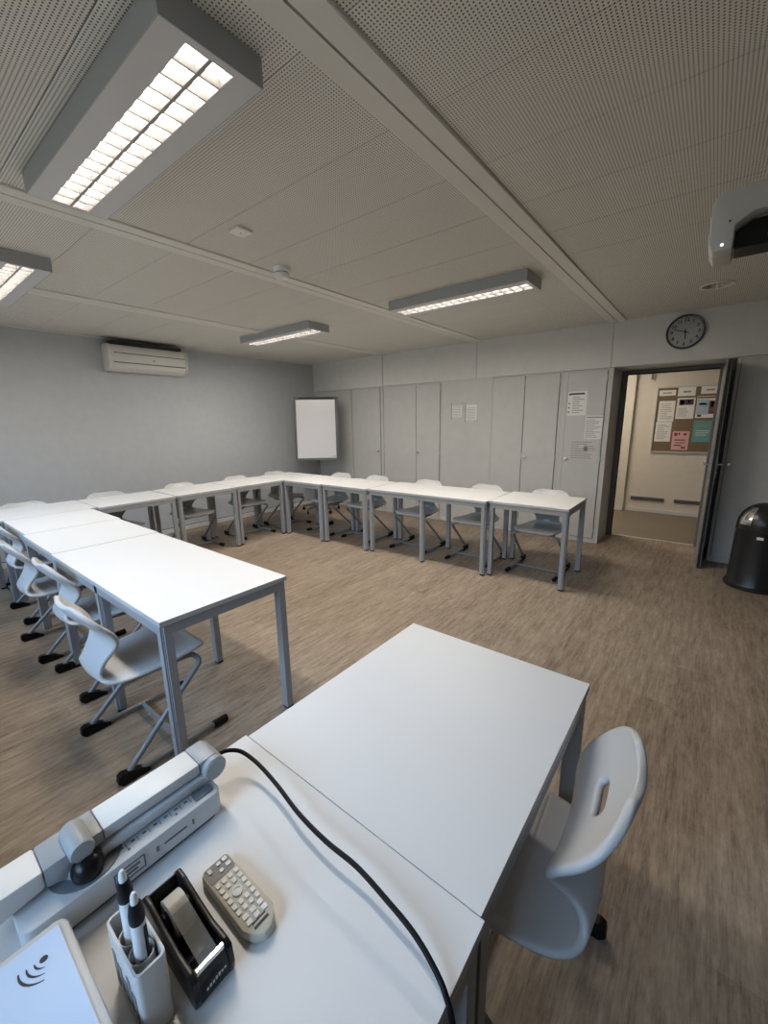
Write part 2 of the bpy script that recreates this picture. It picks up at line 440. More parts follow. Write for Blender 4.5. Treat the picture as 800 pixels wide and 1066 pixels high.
# ------------------------------------------------------------------ door, frame
fr = B()
for x0, x1 in ((-.945+.001, -.885), (-.02, .06)): fr.box(x0, x1, YD-.06, YD-.001, 0, 2.028, .003)
fr.box(-.885, -.02, YD-.06, YD-.001, 1.985, 2.028, .003)
struct('trim_%d' % n, fr, M['frame_grey']); n += 1
b = B(); b.box(-.885, -.876, YD-.075, YD-.062, 0, 1.99); b.box(-.885, -.02, YD-.075, YD-.062, 1.978, 1.99)
struct('trim_%d' % n, b, M['gasket']); n += 1
b = B(); b.box(-.884, -.021, YD-.03, YD+.015, .0005, .006, .002); struct('trim_%d' % n, b, M['alu']); n += 1
H = Vector((.026, 5.825, 0)); F = Vector((.044, 4.975, 0)); L = (F-H).length
ang = math.atan2(F.y-H.y, F.x-H.x)
b = B(); b.box(0, L, -.02, .02, .012, 1.985, .002); b.box(L-.001, L+.004, -.012, .012, .014, 1.983, mi=1)
door = struct('door_1', b, [M['door_grey'], M['gasket']])
door.location = H; door.rotation_euler = (0, 0, ang)
for s in (-1, 1):
    b = B(); b.box(L-.10, L-.05, s*.020, s*.027, .90, 1.12, .002)
    b.tube(fillet([(L-.075, s*.026, 1.035), (L-.075, s*.075, 1.035), (L-.19, s*.075, 1.035)], .012), .0095, 10)
    b.lathe([(.012, 0), (.012, .008), (0, .008)], 14, T(L-.075, s*.026, .95) @ RX(-s*PI/2))
    b.obj('door_handle', M['chrome'], door, smooth=True)

# ------------------------------------------------------------------ corridor beyond the door
b = B(); b.box(-3.2, 2.2, YD+.02, YH+.15, -.12, 0); struct('floor_corridor', b, M['floor_hall'])
b = B(); b.box(-3.2, 2.2, YH, YH+.15, 0, 2.62)
b.box(-1.29, -1.02, YH-.05, YH, 0, 2.5)                      # pilaster beside the board
struct('wall_corridor', b, M['hall_wall'])
b = B(); b.box(-3.2, 2.2, YD+.10, YH+.15, 2.5, 2.62); struct('ceiling_corridor', b, M['hall_wall'])
b = B(); b.box(-3.35, -3.2, YD+.1, YH+.15, 0, 2.62); b.box(2.2, 2.35, YD+.1, YH+.15, 0, 2.62); struct('wall_corridor_ends', b, M['hall_wall'])
b = B(); b.box(-1.018, 2.19, YH-.014, YH-.0005, 0.001, .06, .003); b.box(-1.30, -1.018, YH-.064, YH-.0505, .001, .06, .003)
struct('baseboard_corridor', b, M['white_trim'])
b = B(); b.box(-3.19, 2.19, YH-.03, YH-.0005, 2.13, 2.17, .004); b.box(-.83, -.80, YH-.035, YH-.03, 2.04, 2.17, mi=1)
struct('trim_%d' % n, b, [M['white_trim'], M['frame_grey']]); n += 1
for x0, x1, lab in ((-.925, -.473, 'dark low vent slot in the corridor wall, left of the pair'), (-.345, .13, 'dark low vent slot in the corridor wall, nearest the door leaf')):
    t = thing('wall_vent', lab, 'vent', ((x0+x1)/2, YH-.001, .215), 0, 'vents low on the corridor wall'); w = x1-x0
    b = B(); b.box(-w/2, w/2, -.012, 0, -.027, .027, .003); b.obj('frame', M['steel_dark'], t)
    b = B()
    for k in range(3):
        b = B(); b.box(-w/2+.012, w/2-.012, -.016, -.0125, -.019+k*.015, -.011+k*.015); b.obj('slat', M['frame_grey'], t)
b = B(); b.box(-2.6, -1.4, 6.55, 6.85, 2.46, 2.499, .006)
t = tag(b.obj('corridor_light', mat('corridor_lamp', (1, 1, 1), .5, emit=((1, .88, .72), 6.0))), 'long warm ceiling lamp in the corridor beyond the doorway', 'ceiling light')

# notice board
nb = thing('notice_board', 'brown felt notice board with metal frame on the corridor wall', 'notice board', (0, YH-.0005, 0))
x0, x1, z0, z1 = -.74, .36, .955, 1.925
b = B(); b.box(x0+.018, x1-.018, -.016, -.001, z0+.018, z1-.018); b.obj('felt_panel', M['felt'], nb)
b = B(); b.box(x0, x1, -.024, 0, z0, z0+.02, .003); b.box(x0, x1, -.024, 0, z1-.02, z1, .003); b.box(x0, x0+.02, -.024, 0, z0+.02, z1-.02, .003); b.box(x1-.02, x1, -.024, 0, z0+.02, z1-.02, .003)
b.obj('board_frame', M['alu'], nb)
def sheet(name, x0, x1, z0, z1, y, m, label, cat, group, marks=(), tilt=0):
    b = B(); cx, cz = (x0+x1)/2, (z0+z1)/2; w, h = x1-x0, z1-z0
    ms = [m]
    b.box(-w/2, w/2, -.0012, 0, -h/2, h/2)
    for (u0, u1, v0, v1, mm) in marks:
        if mm not in ms: ms.append(mm)
        b.box(-w/2+u0*w, -w/2+u1*w, -.0018, -.0012, -h/2+v0*h, -h/2+v1*h, mi=ms.index(mm))
    o = b.obj(name, ms); o.location = (cx, y, cz); o.rotation_euler = (0, tilt, 0)
    return tag(o, label, cat, group)
def lines(n, u0=.1, u1=.9, v0=.1, v1=.9, m=None, seed=1):
    r = random.Random(seed); out = []; h = (v1-v0)/n
    for i in range(n): out.append((u0, u0+(u1-u0)*r.uniform(.55, 1), v0+h*i+h*.3, v0+h*i+h*.62, m or M['ink_grey']))
    return out
yn = YH-.0172; G = 'papers on the corridor notice board'
sheet('header_strip', -.705, -.50, 1.795, 1.875, yn, M['paper'], 'leftmost white header strip at the top of the notice board', 'paper', G, [(.2, .75, .38, .6, M['ink_grey'])])
sheet('header_strip', -.475, -.265, 1.78, 1.905, yn, M['paper'], 'middle white header strip at the top of the notice board', 'paper', G, [(.3, .75, .4, .6, M['ink_grey'])])
sheet('header_strip', -.205, -.01, 1.80, 1.91, yn, M['paper'], 'white header strip at the top of the notice board nearest the door leaf', 'paper', G, [(.3, .8, .4, .6, M['ink_grey'])])
sheet('notice_sheet', -.69, -.49, 1.42, 1.72, yn, M['paper'], 'upper white text sheet in the left column of the notice board', 'paper', G, lines(9, seed=2))
sheet('notice_sheet', -.70, -.50, 1.12, 1.415, yn, M['paper'], 'lower white text sheet in the left column of the notice board', 'paper', G, lines(9, seed=3))
sheet('flyer', -.47, -.255, 1.455, 1.755, yn, M['paper'], 'white flyer with a dark photo strip across its top', 'paper', G, [(.12, .92, .66, .93, M['violet']), (.2, .4, .7, .9, M['paper_grey']), (.6, .7, .74, .88, M['paper_grey'])]+lines(5, .1, .9, .1, .55, seed=4))
sheet('flyer', -.235, .0, 1.465, 1.77, yn, M['paper'], 'pale blue flyer with a dark red figure at its right', 'paper', G, [(.02, .62, .15, .85, M['blue_print']), (.02, .98, .90, .97, M['maroon']), (.62, .95, .18, .78, M['maroon']), (.7, .84, .5, .74, M['pink']), (.1, .3, .05, .15, M['violet']), (.12, .5, .6, .68, M['paper'])])
sheet('flyer', -.475, -.27, 1.0, 1.275, yn, M['pink'], 'pink flyer pinned at the bottom of the notice board', 'paper', G, [(.1, .3, .75, .92, M['maroon']), (.35, .45, .8, .92, M['violet']), (.65, .85, .78, .9, M['maroon']), (.15, .8, .50, .56, M['maroon']), (.2, .8, .36, .40, M['maroon']), (.15, .6, .22, .28, M['violet']), (.6, .85, .08, .18, M['maroon'])])
sheet('flyer', -.235, -.005, 1.12, 1.43, yn, M['teal'], 'teal flyer pinned below the pale blue flyer', 'paper', G, [(.15, .8, .72, .84, M['ink_grey']), (.15, .85, .5, .54, M['paper_grey']), (.15, .8, .4, .44, M['paper_grey']), (.15, .7, .3, .34, M['paper_grey'])])

# papers on the closet door and wall panel
yc = YB-.0145; G = 'paper sheets on the narrow closet door'
sheet('paper_notice', -1.40, -1.19, 1.52, 1.795, yc, M['paper'], 'topmost of the three sheets on the narrow closet door, with black heading bar', 'paper', G,
      [(.1, .85, .86, .93, M['ink']), (.05, .14, .84, .91, M['ink'])]+lines(8, .25, .85, .08, .8, seed=8)+[(.04, .13, .48, .53, M['ink']), (.04, .13, .30, .35, M['ink']), (.04, .13, .12, .17, M['ink'])])
sheet('paper_notice', -1.19, -1.004, 1.245, 1.515, yc, M['paper'], 'middle sheet on the narrow closet door, touching its right edge', 'paper', G, [(.05, .95, .9, .95, M['ink_grey'])]+lines(11, .05, .95, .05, .86, seed=9))
sheet('paper_notice', -1.335, -1.02, 1.0, 1.235, yc, M['paper_grey'], 'lowest wide sheet on the narrow closet door, beside the knob', 'paper', G, lines(9, .03, .97, .05, .95, M['ink_grey'], 10)+[(.32, .46, .45, .75, M['label_white']), (.5, .62, .45, .68, M['ink_grey'])])
for x0, x1, z0, z1, lab in ((-2.985, -2.79, 1.50, 1.725, 'left small clear framed notice on the blank wall panel'), (-2.765, -2.565, 1.455, 1.725, 'right small clear framed notice on the blank wall panel')):
    t = thing('framed_notice', lab, 'notice', ((x0+x1)/2, YB, (z0+z1)/2), 0, 'framed notices on the blank panel'); w, h = x1-x0, z1-z0
    b = B(); b.box(-w/2, w/2, -.004, 0, -h/2, h/2); b.obj('holder', M['closet'], t)
    b = B(); b.box(-w/2+.03, w/2-.012, -.0055, -.0042, -h/2+.03, h/2-.03)
    for i in range(8): b.box(-w/2+.04, w/2-.03, -.0062, -.0055, -h/2+.045+i*.021, -h/2+.050+i*.021, mi=1)
    b.obj('sheet', [M['paper'], M['ink_grey']], t)
    b = B(); b.box(-w/2+.012, -w/2+.02, -.007, -.0042, -h/2, h/2); b.obj('edge_strip', M['ink_grey'], t)
    for sx in (-1, 1):
        for sz in (-1, 1):
            b = B(); b.lathe([(.006, 0), (.006, .003), (0, .004)], 10, T(sx*(w/2-.01), -.004, sz*(h/2-.012)) @ RX(PI/2)); b.obj('screw', M['steel'], t)

# ------------------------------------------------------------------ wall clock
ck = thing('wall_clock', 'round grey rimmed wall clock above the doorway', 'clock', (-.338, YB-.0005, 2.312))
b = B(); b.lathe([(0, 0), (.158, 0), (.162, .012), (.162, .030), (.155, .036), (.146, .030), (.143, .018)], 48, RX(PI/2)); b.obj('rim', M['clock_rim'], ck, smooth=True)
b = B(); b.lathe([(.1445, .012), (.1445, .016), (0, .016)], 48, RX(PI/2)); face = b.obj('clock_face', M['clock_face'], ck)
for h in range(1, 13):
    a = PI/2-h*PI/6; text_obj('numeral', str(h), .043, M['ink'], face, (.112*math.cos(a), -.0166, .112*math.sin(a)), (PI/2, 0, 0), .0002)
b = B()
for k in range(60):
    a = k*PI/30; b.box(-.001 if k % 5 else -.002, .001 if k % 5 else .002, -.0168, -.0161, .131, .139, mtx=RY(a))
b.obj('minute_mark', M['ink'], face)
def hand(name, l, w, a, y):
    b = B(); b.prism([(-w, -.03), (w, -.03), (w*.8, l), (-w*.8, l)], y, y-.0012, axis='y', mtx=RY(a)); return b.obj(name, M['black'], ck)
hand('hour_hand', .068, .0052, math.radians(5.8*30), -.019); hand('minute_hand', .112, .0038, math.radians(48*6), -.021)
b = B(); b.lathe([(.007, .016), (.007, .024), (0, .024)], 14, RX(PI/2)); b.obj('hand_hub', M['black'], ck)
b = B(); b.lathe([(.147, .0290), (0, .0290)], 48, RX(PI/2)); b.obj('clock_glass', M['glass'], ck, norm=False)

# ------------------------------------------------------------------ air conditioner
t = thing('air_conditioner', 'white split air conditioner high on the left wall', 'air conditioner', (XL+.001, 2.45, 2.13))
w2 = .44
b = B(); prof = [(0, 0), (.10, 0), (.165, .035), (.205, .10), (.205, .25), (.185, .29), (0, .30)]
b.prism([(u, v) for u, v in prof], -w2, w2, axis='y', bev=.006); b.obj('body', M['ac'], t, smooth=True)
for s in (-1, 1):
    b = B(); b.prism([(0, -.004), (.11, -.004), (.175, .033), (.214, .10), (.214, .25), (.19, .296), (0, .304)], s*w2, s*(w2+.03), axis='y', bev=.006)
    b.obj('end_cap', M['ac'], t, smooth=True)
b = B(); b.box(.2045, .2075, -w2+.03, w2-.01, .195, .203); b.obj('panel_seam', M['ac_dark'], t)
b = B(); b.box(.201, .2085, -w2+.02, w2-.02, .088, .096); b.obj('outlet_slot', M['ac_dark'], t)
b = B(); b.box(-.006, .006, -.402, .402, -.028, .028, .002, mtx=T(.184, 0, .064) @ RY(math.radians(27))); b.obj('flap', M['ac'], t)
b = B(); b.box(.02, .175, -.41, .41, .3005, .34)
for k in range(10): b.box(.176, .180, -.41, .41, .303+k*.0036, .3045+k*.0036)
b.obj('intake_grille', M['ac_dark'], t)
b = B(); b.box(.2052, .2066, .02, .05, .13, .145, .001); b.obj('badge', M['ink_grey'], t)

# ------------------------------------------------------------------ ceiling lights
def ceiling_light():
    t = thing('ceiling_light', '', 'ceiling light', (0, 0, HC))
    Lx, Ly, hh = .61, .148, .078; sx, sy = .585, .068
    b = B()
    b.box(-Lx, Lx, -Ly, -Ly+.004, -hh, -.001, mi=1); b.box(-Lx, Lx, Ly-.004, Ly, -hh, -.001, mi=1)
    b.box(-Lx, -Lx+.004, -Ly+.004, Ly-.004, -hh, -.001, mi=1); b.box(Lx-.004, Lx, -Ly+.004, Ly-.004, -hh, -.001, mi=1)
    b.box(-Lx+.004, Lx-.004, -Ly+.004, -sy, -hh, -hh+.004); b.box(-Lx+.004, Lx-.004, sy, Ly-.004, -hh, -hh+.004)
    b.box(-Lx+.004, -sx, -sy, sy, -hh, -hh+.004); b.box(sx, Lx-.004, -sy, sy, -hh, -hh+.004)
    b.box(-Lx+.004, Lx-.004, -Ly+.004, Ly-.004, -.006, -.001)
    b.obj('housing', [M['lamp_body'], M['lamp_side']], t)
    N = 16; p = 2*sx/N
    b = B()
    for k in range(N+1):
        x = -sx+k*p
        for s in (-1, 1): b.box(x-.0032, x+.0032, min(s*.004, s*sy), max(s*.004, s*sy), -hh+.0005, -hh+.026)
    for y in (-sy, sy): b.box(-sx, sx, y-.001, y+.001, -hh+.001, -hh+.026)
    b.box(-sx, sx, -.0055, .0055, -hh-.0005, -hh+.026)
    b.obj('louver', M['louver'], t)
    b = B()
    for s in (-1, 1):      # curved reflector trough over each tube
        pr = [(s*.0345+.031*math.cos(a), -hh+.026+.034*math.sin(a)) for a in [PI*i/8 for i in range(9)]]
        for (y0, z0), (y1, z1) in zip(pr, pr[1:]): b.quad([(-sx, y0, z0), (sx, y0, z0), (sx, y1, z1), (-sx, y1, z1)])
    b.obj('reflector', M['reflector'], t, norm=False)
    for s in (-1, 1):
        b = B(); b.tube([(-sx+.01, s*.0345, -hh+.040), (sx-.01, s*.0345, -hh+.040)], .008, 10); b.obj('lamp_tube', M['tube_light'], t, smooth=True)
    return t
LP = [(-1.757, .765, 'large near louvred ceiling light at the top left of the room'),
      (-3.99, .80, 'louvred ceiling light cut off by the left edge, next after the nearest one'),
      (-1.757, 3.24, 'louvred ceiling light over the back row, right of the ceiling rail'),
      (-4.0, 3.22, 'louvred ceiling light nearest the far corner and the flip chart')]
lamp0 = ceiling_light()
for i, (x, y, lab) in enumerate(LP):
    o = lamp0 if i == 0 else copy_tree(lamp0)
    o.location = (x, y, HC); o['label'] = lab; o['group'] = 'louvred ceiling lights'
def area(name, loc, rot, sx, sy, power, col, spread=PI):
    l = bpy.data.lights.new(name, 'AREA'); l.shape = 'RECTANGLE'; l.size = sx; l.size_y = sy
    l.energy = power; l.color = col; l.spread = spread
    o = bpy.data.objects.new(name, l); C.objects.link(o); o.location = loc; o.rotation_euler = rot
    return o
LAMP_W = (19.5, 18.0, 30.0, 29.0)      # power per lamp, tuned to balance brightness across the room
for (x, y, _), pw in zip(LP, LAMP_W): area('louver_light', (x, y, HC-.0795), (0, 0, 0), 1.15, .13, pw, (1.0, .92, .82), math.radians(178))

# small ceiling devices
t = thing('smoke_detector', 'round white smoke detector on the ceiling rail', 'smoke detector', (-2.42, 1.98, HC))
b = B(); b.lathe([(0, -.002), (.056, -.002), (.054, -.022), (.046, -.03), (.046, -.034)], 28); b.obj('mounting_base', M['ceil_device'], t, smooth=True)
b = B(); b.lathe([(.044, -.036), (.050, -.040), (.050, -.056), (.040, -.070), (.018, -.076), (0, -.077)], 28); b.obj('detector_head', M['ceil_device'], t, smooth=True)
b = B(); b.lathe([(.0465, -.0338), (.0465, -.037)], 28); b.obj('smoke_slot', M['dark_gap'], t)
t = thing('ceiling_sensor', 'flat white square sensor plate on the ceiling panels', 'sensor', (-2.145, 1.49, HC))
b = B(); b.prism(rrect(.095, .095, .012), -.014, -.001, bev=.002); b.obj('sensor_plate', M['ceil_device'], t)
b = B(); b.lathe([(.004, -.0165), (.004, -.014), ], 10); b.lathe([(0, -.0165), (.004, -.0165)], 10); b.obj('sensor_dot', M['ink_grey'], t)
t = thing('ceiling_hook', 'tiny metal hook under the ceiling beside the back row light', 'hook', (-2.32, 3.60, HC))
b = B(); b.lathe([(0, -.001), (.014, -.001), (.014, -.006), (0, -.008)], 14); b.obj('hook_plate', M['steel'], t)
b = B(); b.tube([(0, 0, -.007), (0, 0, -.022), (.01, 0, -.03), (.018, 0, -.022)], .0025, 8); b.obj('hook_wire', M['steel'], t)
t = thing('downlight', 'round recessed downlight in the ceiling in front of the doorway', 'ceiling light', (-.117, 4.485, HC))
b = B(); b.lathe([(.098, -.0005), (.118, -.002), (.118, -.006), (.100, -.008), (.096, -.004)], 36); b.obj('trim_ring', M['ceil_device'], t, smooth=True)
b = B(); b.lathe([(.096, -.004), (.075, -.0022), (.04, -.0016), (0, -.0014)], 36); b.obj('reflector', M['bin_flap'], t, smooth=True)
for x in (0, .03):
    b = B(); b.tube([(x, -.05, -.009), (x, .05, -.009)], .007, 10); b.obj('bulb', M['label_white'], t, smooth=True)

# ------------------------------------------------------------------ projector at the right edge
t = thing('projector', 'white ceiling projector with dark lens recess at the right edge', 'projector', (.14, 2.16, 2.05))
b = B()
pr = [(-.235, .03), (-.215, 0), (-.165, 0), (-.150, .012), (.235, .012), (.235, .19), (-.17, .19), (-.225, .15), (-.235, .12)]
b.prism([(-.235, .03), (-.22, 0.0), (-.165, 0.0), (-.165, .022), (.235, .022), (.235, .19), (-.200, .19), (-.229, .172), (-.235, .148)], -.09, .03, axis='y', bev=.005)
b.prism([(-.235, .03), (-.22, 0.0), (-.165, 0.0), (-.165, .075), (-.12, .105), (.235, .12), (.235, .19), (-.200, .19), (-.229, .172), (-.235, .148)], -.17, -.091, axis='y', bev=.006)
b.obj('body', M['proj'], t, smooth=True)
b = B(); b.box(-.16, .234, -.0915, .028, .0190, .0215)
b.prism([(-.163, .022), (.232, .022), (.232, .117), (-.12, .102), (-.163, .073)], -.0935, -.0915, axis='y'); b.obj('lens_recess', M['black_gloss'], t)
b = B(); b.lathe([(.045, 0), (.045, .03), (.036, .04), (0, .045)], 24, T(-.03, -.094, .05) @ RX(PI/2)); b.obj('lens', M['black_gloss'], t, smooth=True)
b = B(); b.lathe([(.004, 0), (.004, .002), (0, .003)], 10, T(-.195, -.1705, .018) @ RX(PI/2)); b.obj('status_light', M['led'], t)
b = B(); b.box(-.185, -.179, -.1715, -.170, .085, .092); b.obj('sensor_window', M['ink'], t)
b = B(); b.box(.02, .12, -.07, .02, .190, .215, .004); b.tube([(.07, -.02, .21), (.07, -.02, .455)], .024, 14); b.box(.0, .14, -.05, .09, .452, .459)
b.obj('ceiling_mount', M['proj'], t, smooth=True)
b = B(); b.tube(catmull([(.15, -.02, .191), (.11, -.10, .24), (.14, -.06, .33), (.10, .0, .456)], 8), .006, 8); b.obj('power_cable', M['black'], t, smooth=True)

# ------------------------------------------------------------------ flip chart
t = thing('flip_chart', 'flip chart easel with white board in the far corner', 'flip chart', (-5.12, 4.70, 0), math.atan2(-5.12, -4.70)*-1)
d = Vector((5.12, -4.70, 0)).normalized(); t.rotation_euler = (0, 0, math.atan2(d.y, d.x)+PI/2-math.radians(6))
# local: board faces -y
BT = T(0, 0, .88) @ RX(math.radians(-6))
b = B(); w = .36; h = 1.02
b.box(-w+.025, w-.025, -.008, .006, .03, h-.03, mtx=BT); bo = b.obj('writing_board', M['board_white'], t)
b = B()
b.box(-w, -w+.032, -.016, .022, 0, h, .005, mtx=BT); b.box(w-.050, w, -.016, .045, 0, h, .005, mtx=BT); b.box(-w+.032, w-.032, -.016, .022, h-.045, h, .005, mtx=BT)
b.box(-w+.032, w-.032, -.016, .022, 0, .028, .004, mtx=BT)
b.obj('board_frame', M['chart_grey'], t)
b = B(); b.box(-w+.03, w-.03, -.075, -.018, -.012, -.002, .003, mtx=BT); b.box(-w+.03, w-.03, -.078, -.072, -.012, .012, .002, mtx=BT); b.obj('pen_tray', M['chart_grey'], t)
b = B(); b.box(w-.11, w-.045, -.0095, -.008, .048, .058, mtx=BT); b.obj('badge', M['ink_grey'], t)
b = B(); b.box(-w+.08, w-.08, -.024, -.010, h-.028, h-.012, .003, mtx=BT); b.obj('paper_clamp', M['black'], t)
b = B(); b.tube([(0, .055, .08), (0, .055, 1.25)], .021, 14); b.tube([(0, .055, .5), (0, .055, .9)], .027, 14); b.box(-.06, .06, .02, .075, .98, 1.06, .006)
b.obj('column', M['chart_grey'], t, smooth=True)
b = B()
for k in range(5):
    a = PI/2+2*PI*k/5; b.tube([(0, .055, .105), (.10*math.cos(a), .055+.10*math.sin(a), .105), (.32*math.cos(a), .055+.32*math.sin(a), .08)], .016, 10, radii=[.026, .022, .014])
b.obj('star_base', M['chart_grey'], t, smooth=True)
for k in range(5):
    a = PI/2+2*PI*k/5; b = B(); cx, cy = .315*math.cos(a), .055+.315*math.sin(a)
    b.lathe([(0, -.012), (.022, -.012), (.027, -.006), (.027, .006), (.022, .012), (0, .012)], 16, T(cx, cy, .0275) @ RZ(a+.6) @ RX(PI/2))
    b.tube([(cx, cy, .03), (cx, cy, .078)], .007, 8); b.obj('castor', M['black'], t, smooth=True)

# ------------------------------------------------------------------ waste bin
t = thing('waste_bin', 'black dome topped push flap waste bin at the right edge', 'waste bin', (.445, 4.72, 0))
b = B(); b.lathe([(0, .0), (.205, .0), (.212, .006), (.212, .028), (.200, .034), (.192, .05), (.186, .30), (.183, .51), (.186, .518), (.186, .530), (.182, .534)], 48); b.obj('body', M['bin'], t, smooth=True)
b = B(); dome = [(.183, .535)]+[(.183*math.cos(a), .555+.20*math.sin(a)) for a in [i*PI/2/14 for i in range(15)]]
dome[-1] = (0, .755)
b.lathe(dome, 48); b.obj('dome_lid', M['bin'], t, smooth=True)
def patch(r0, a0, a1, t0, t1, off, n=10, m=8):
    b = B(); g = []
    for i in range(m+1):
        ph = t0+(t1-t0)*i/m; row = []
        for j in range(n+1):
            th = a0+(a1-a0)*j/n
            row.append(b.bm.verts.new(((.183+off)*math.cos(ph)*math.cos(th), (.183+off)*math.cos(ph)*math.sin(th), .555+(.20+off)*math.sin(ph))))
        g.append(row)
    for i in range(m):
        for j in range(n): b.bm.faces.new((g[i][j], g[i][j+1], g[i+1][j+1], g[i+1][j]))
    return b
patch(0, math.radians(203), math.radians(238), .08, .95, .003).obj('push_flap', M['bin_flap'], t, smooth=True)
for a in (math.radians(196), math.radians(290)):
    b = B(); b.lathe([(.008, 0), (.007, .004), (0, .006)], 12, T(.186*math.cos(a), .186*math.sin(a), .50) @ RZ(a) @ RY(PI/2)); b.obj('rivet', M['chrome'], t, smooth=True)
b = B(); a = math.radians(262); b.box(-.022, .022, -.012, .012, 0, .002, .0008, mtx=T(.1855*math.cos(a), .1855*math.sin(a), .475) @ RZ(a) @ RY(PI/2) @ RZ(PI/2)); b.obj('badge', M['label_white'], t)

# ------------------------------------------------------------------ tables
HT = .74
def leg_poly(sx, sy, s, nk):
    # square post with a small groove at its outer corner
    p = [(-s, -s), (s, -s), (s, s-nk*1.6), (s-nk, s-nk*1.6), (s-nk, s-nk), (s-nk*1.6, s-nk), (s-nk*1.6, s), (-s, s)]
    p = [(x*sx, y*sy) for x, y in p]
    return p if sx*sy > 0 else p[::-1]
def make_table(w, d, label, x, y, rz=0.0, mid=False, group=None):
    """x, y: the table's corner at local (0, 0); rz turns about that corner"""
    c, s = math.cos(rz), math.sin(rz)
    cx, cy = x+c*w/2-s*d/2, y+s*w/2+c*d/2
    t = thing('table', label, 'table', (cx, cy, 0), rz, group)
    b = B(); b.box(-w/2+.0004, w/2-.0004, -d/2+.0004, d/2-.0004, HT-.022, HT, .0008)
    b.bm.faces.ensure_lookup_table()
    for f in b.bm.faces: f.material_index = 0 if abs(f.normal.z) > .5 else 1
    b.obj('tabletop', [M['top'], M['edge']], t)
    i = .004; k = .046
    b = B(); z0, z1 = HT-.066, HT-.0235
    b.box(-w/2+k, w/2-k, -d/2+i, -d/2+i+.024, z0, z1, .002); b.box(-w/2+k, w/2-k, d/2-i-.024, d/2-i, z0, z1, .002)
    b.box(-w/2+i, -w/2+i+.024, -d/2+k, d/2-k, z0, z1, .002); b.box(w/2-i-.024, w/2-i, -d/2+k, d/2-k, z0, z1, .002)
    b.obj('apron', M['steel'], t)
    pos = [(sx, sy, sx*(w/2-i-.0215), sy*(d/2-i-.0215)) for sx in (-1, 1) for sy in (-1, 1)]
    if mid:
        pos += [(1, sy, 0, sy*(d/2-i-.0215)) for sy in (-1, 1)] if w > d else [(sx, 1, sx*(w/2-i-.0215), 0) for sx in (-1, 1)]
    for sx, sy, px, py in pos:
        b = B(); b.prism([(px+u, py+v) for u, v in leg_poly(sx, sy, .0215, .007)], .014, z1)
        l = b.obj('leg', M['steel'], t)
        b = B(); b.box(px-.019, px+.019, py-.019, py+.019, 0, .0135, .003); b.obj('foot', M['black'], l)
    return t
GT = 'white tables set in a horseshoe'
D1 = .613
make_table(.613, .716, 'white table at the right of the middle, between the near desk and the open floor', -.802, .4620, 0, group=GT)
make_table(.628, .716, 'white desk nearest the camera carrying the visualiser and the remote', -.810, -.2544, 0, group=GT)
make_table(1.432, D1, 'long white table whose end stands free in the middle left of the room', -3.020, .594, 0, True, GT)
make_table(.716, D1, 'white table second from the free end in the left row', -3.745, .602, 0, group=GT)
make_table(.716, D1, 'white table third from the free end in the left row', -4.468, .618, 0, group=GT)
make_table(.64, .70, 'white corner table against the left edge of the picture, by the left wall', -5.115, .582, 0, group=GT)
make_table(.66, .714, 'first white table along the left wall after the left corner', -5.085, 1.288, 0, group=GT)
make_table(.66, .714, 'middle white table of the three along the left wall', -5.095, 2.020, 0, group=GT)
make_table(.66, .700, 'white table along the left wall next to the far corner', -5.115, 2.741, 0, group=GT)
make_table(.645, .64, 'white corner table in front of the flip chart', -5.108, 3.448, 0, group=GT)
make_table(.714, .64, 'white table of the back row next to the flip chart corner', -4.452, 3.44, 0, group=GT)
make_table(.708, .64, 'second white table of the back row from the flip chart corner', -3.733, 3.465, 0, group=GT)
make_table(1.425, .64, 'long white table in the middle of the back row', -3.008, 3.50, math.radians(1.2), True, GT)
make_table(.716, .64, 'white table at the door end of the back row', -1.582, 3.585, math.radians(.3), group=GT)

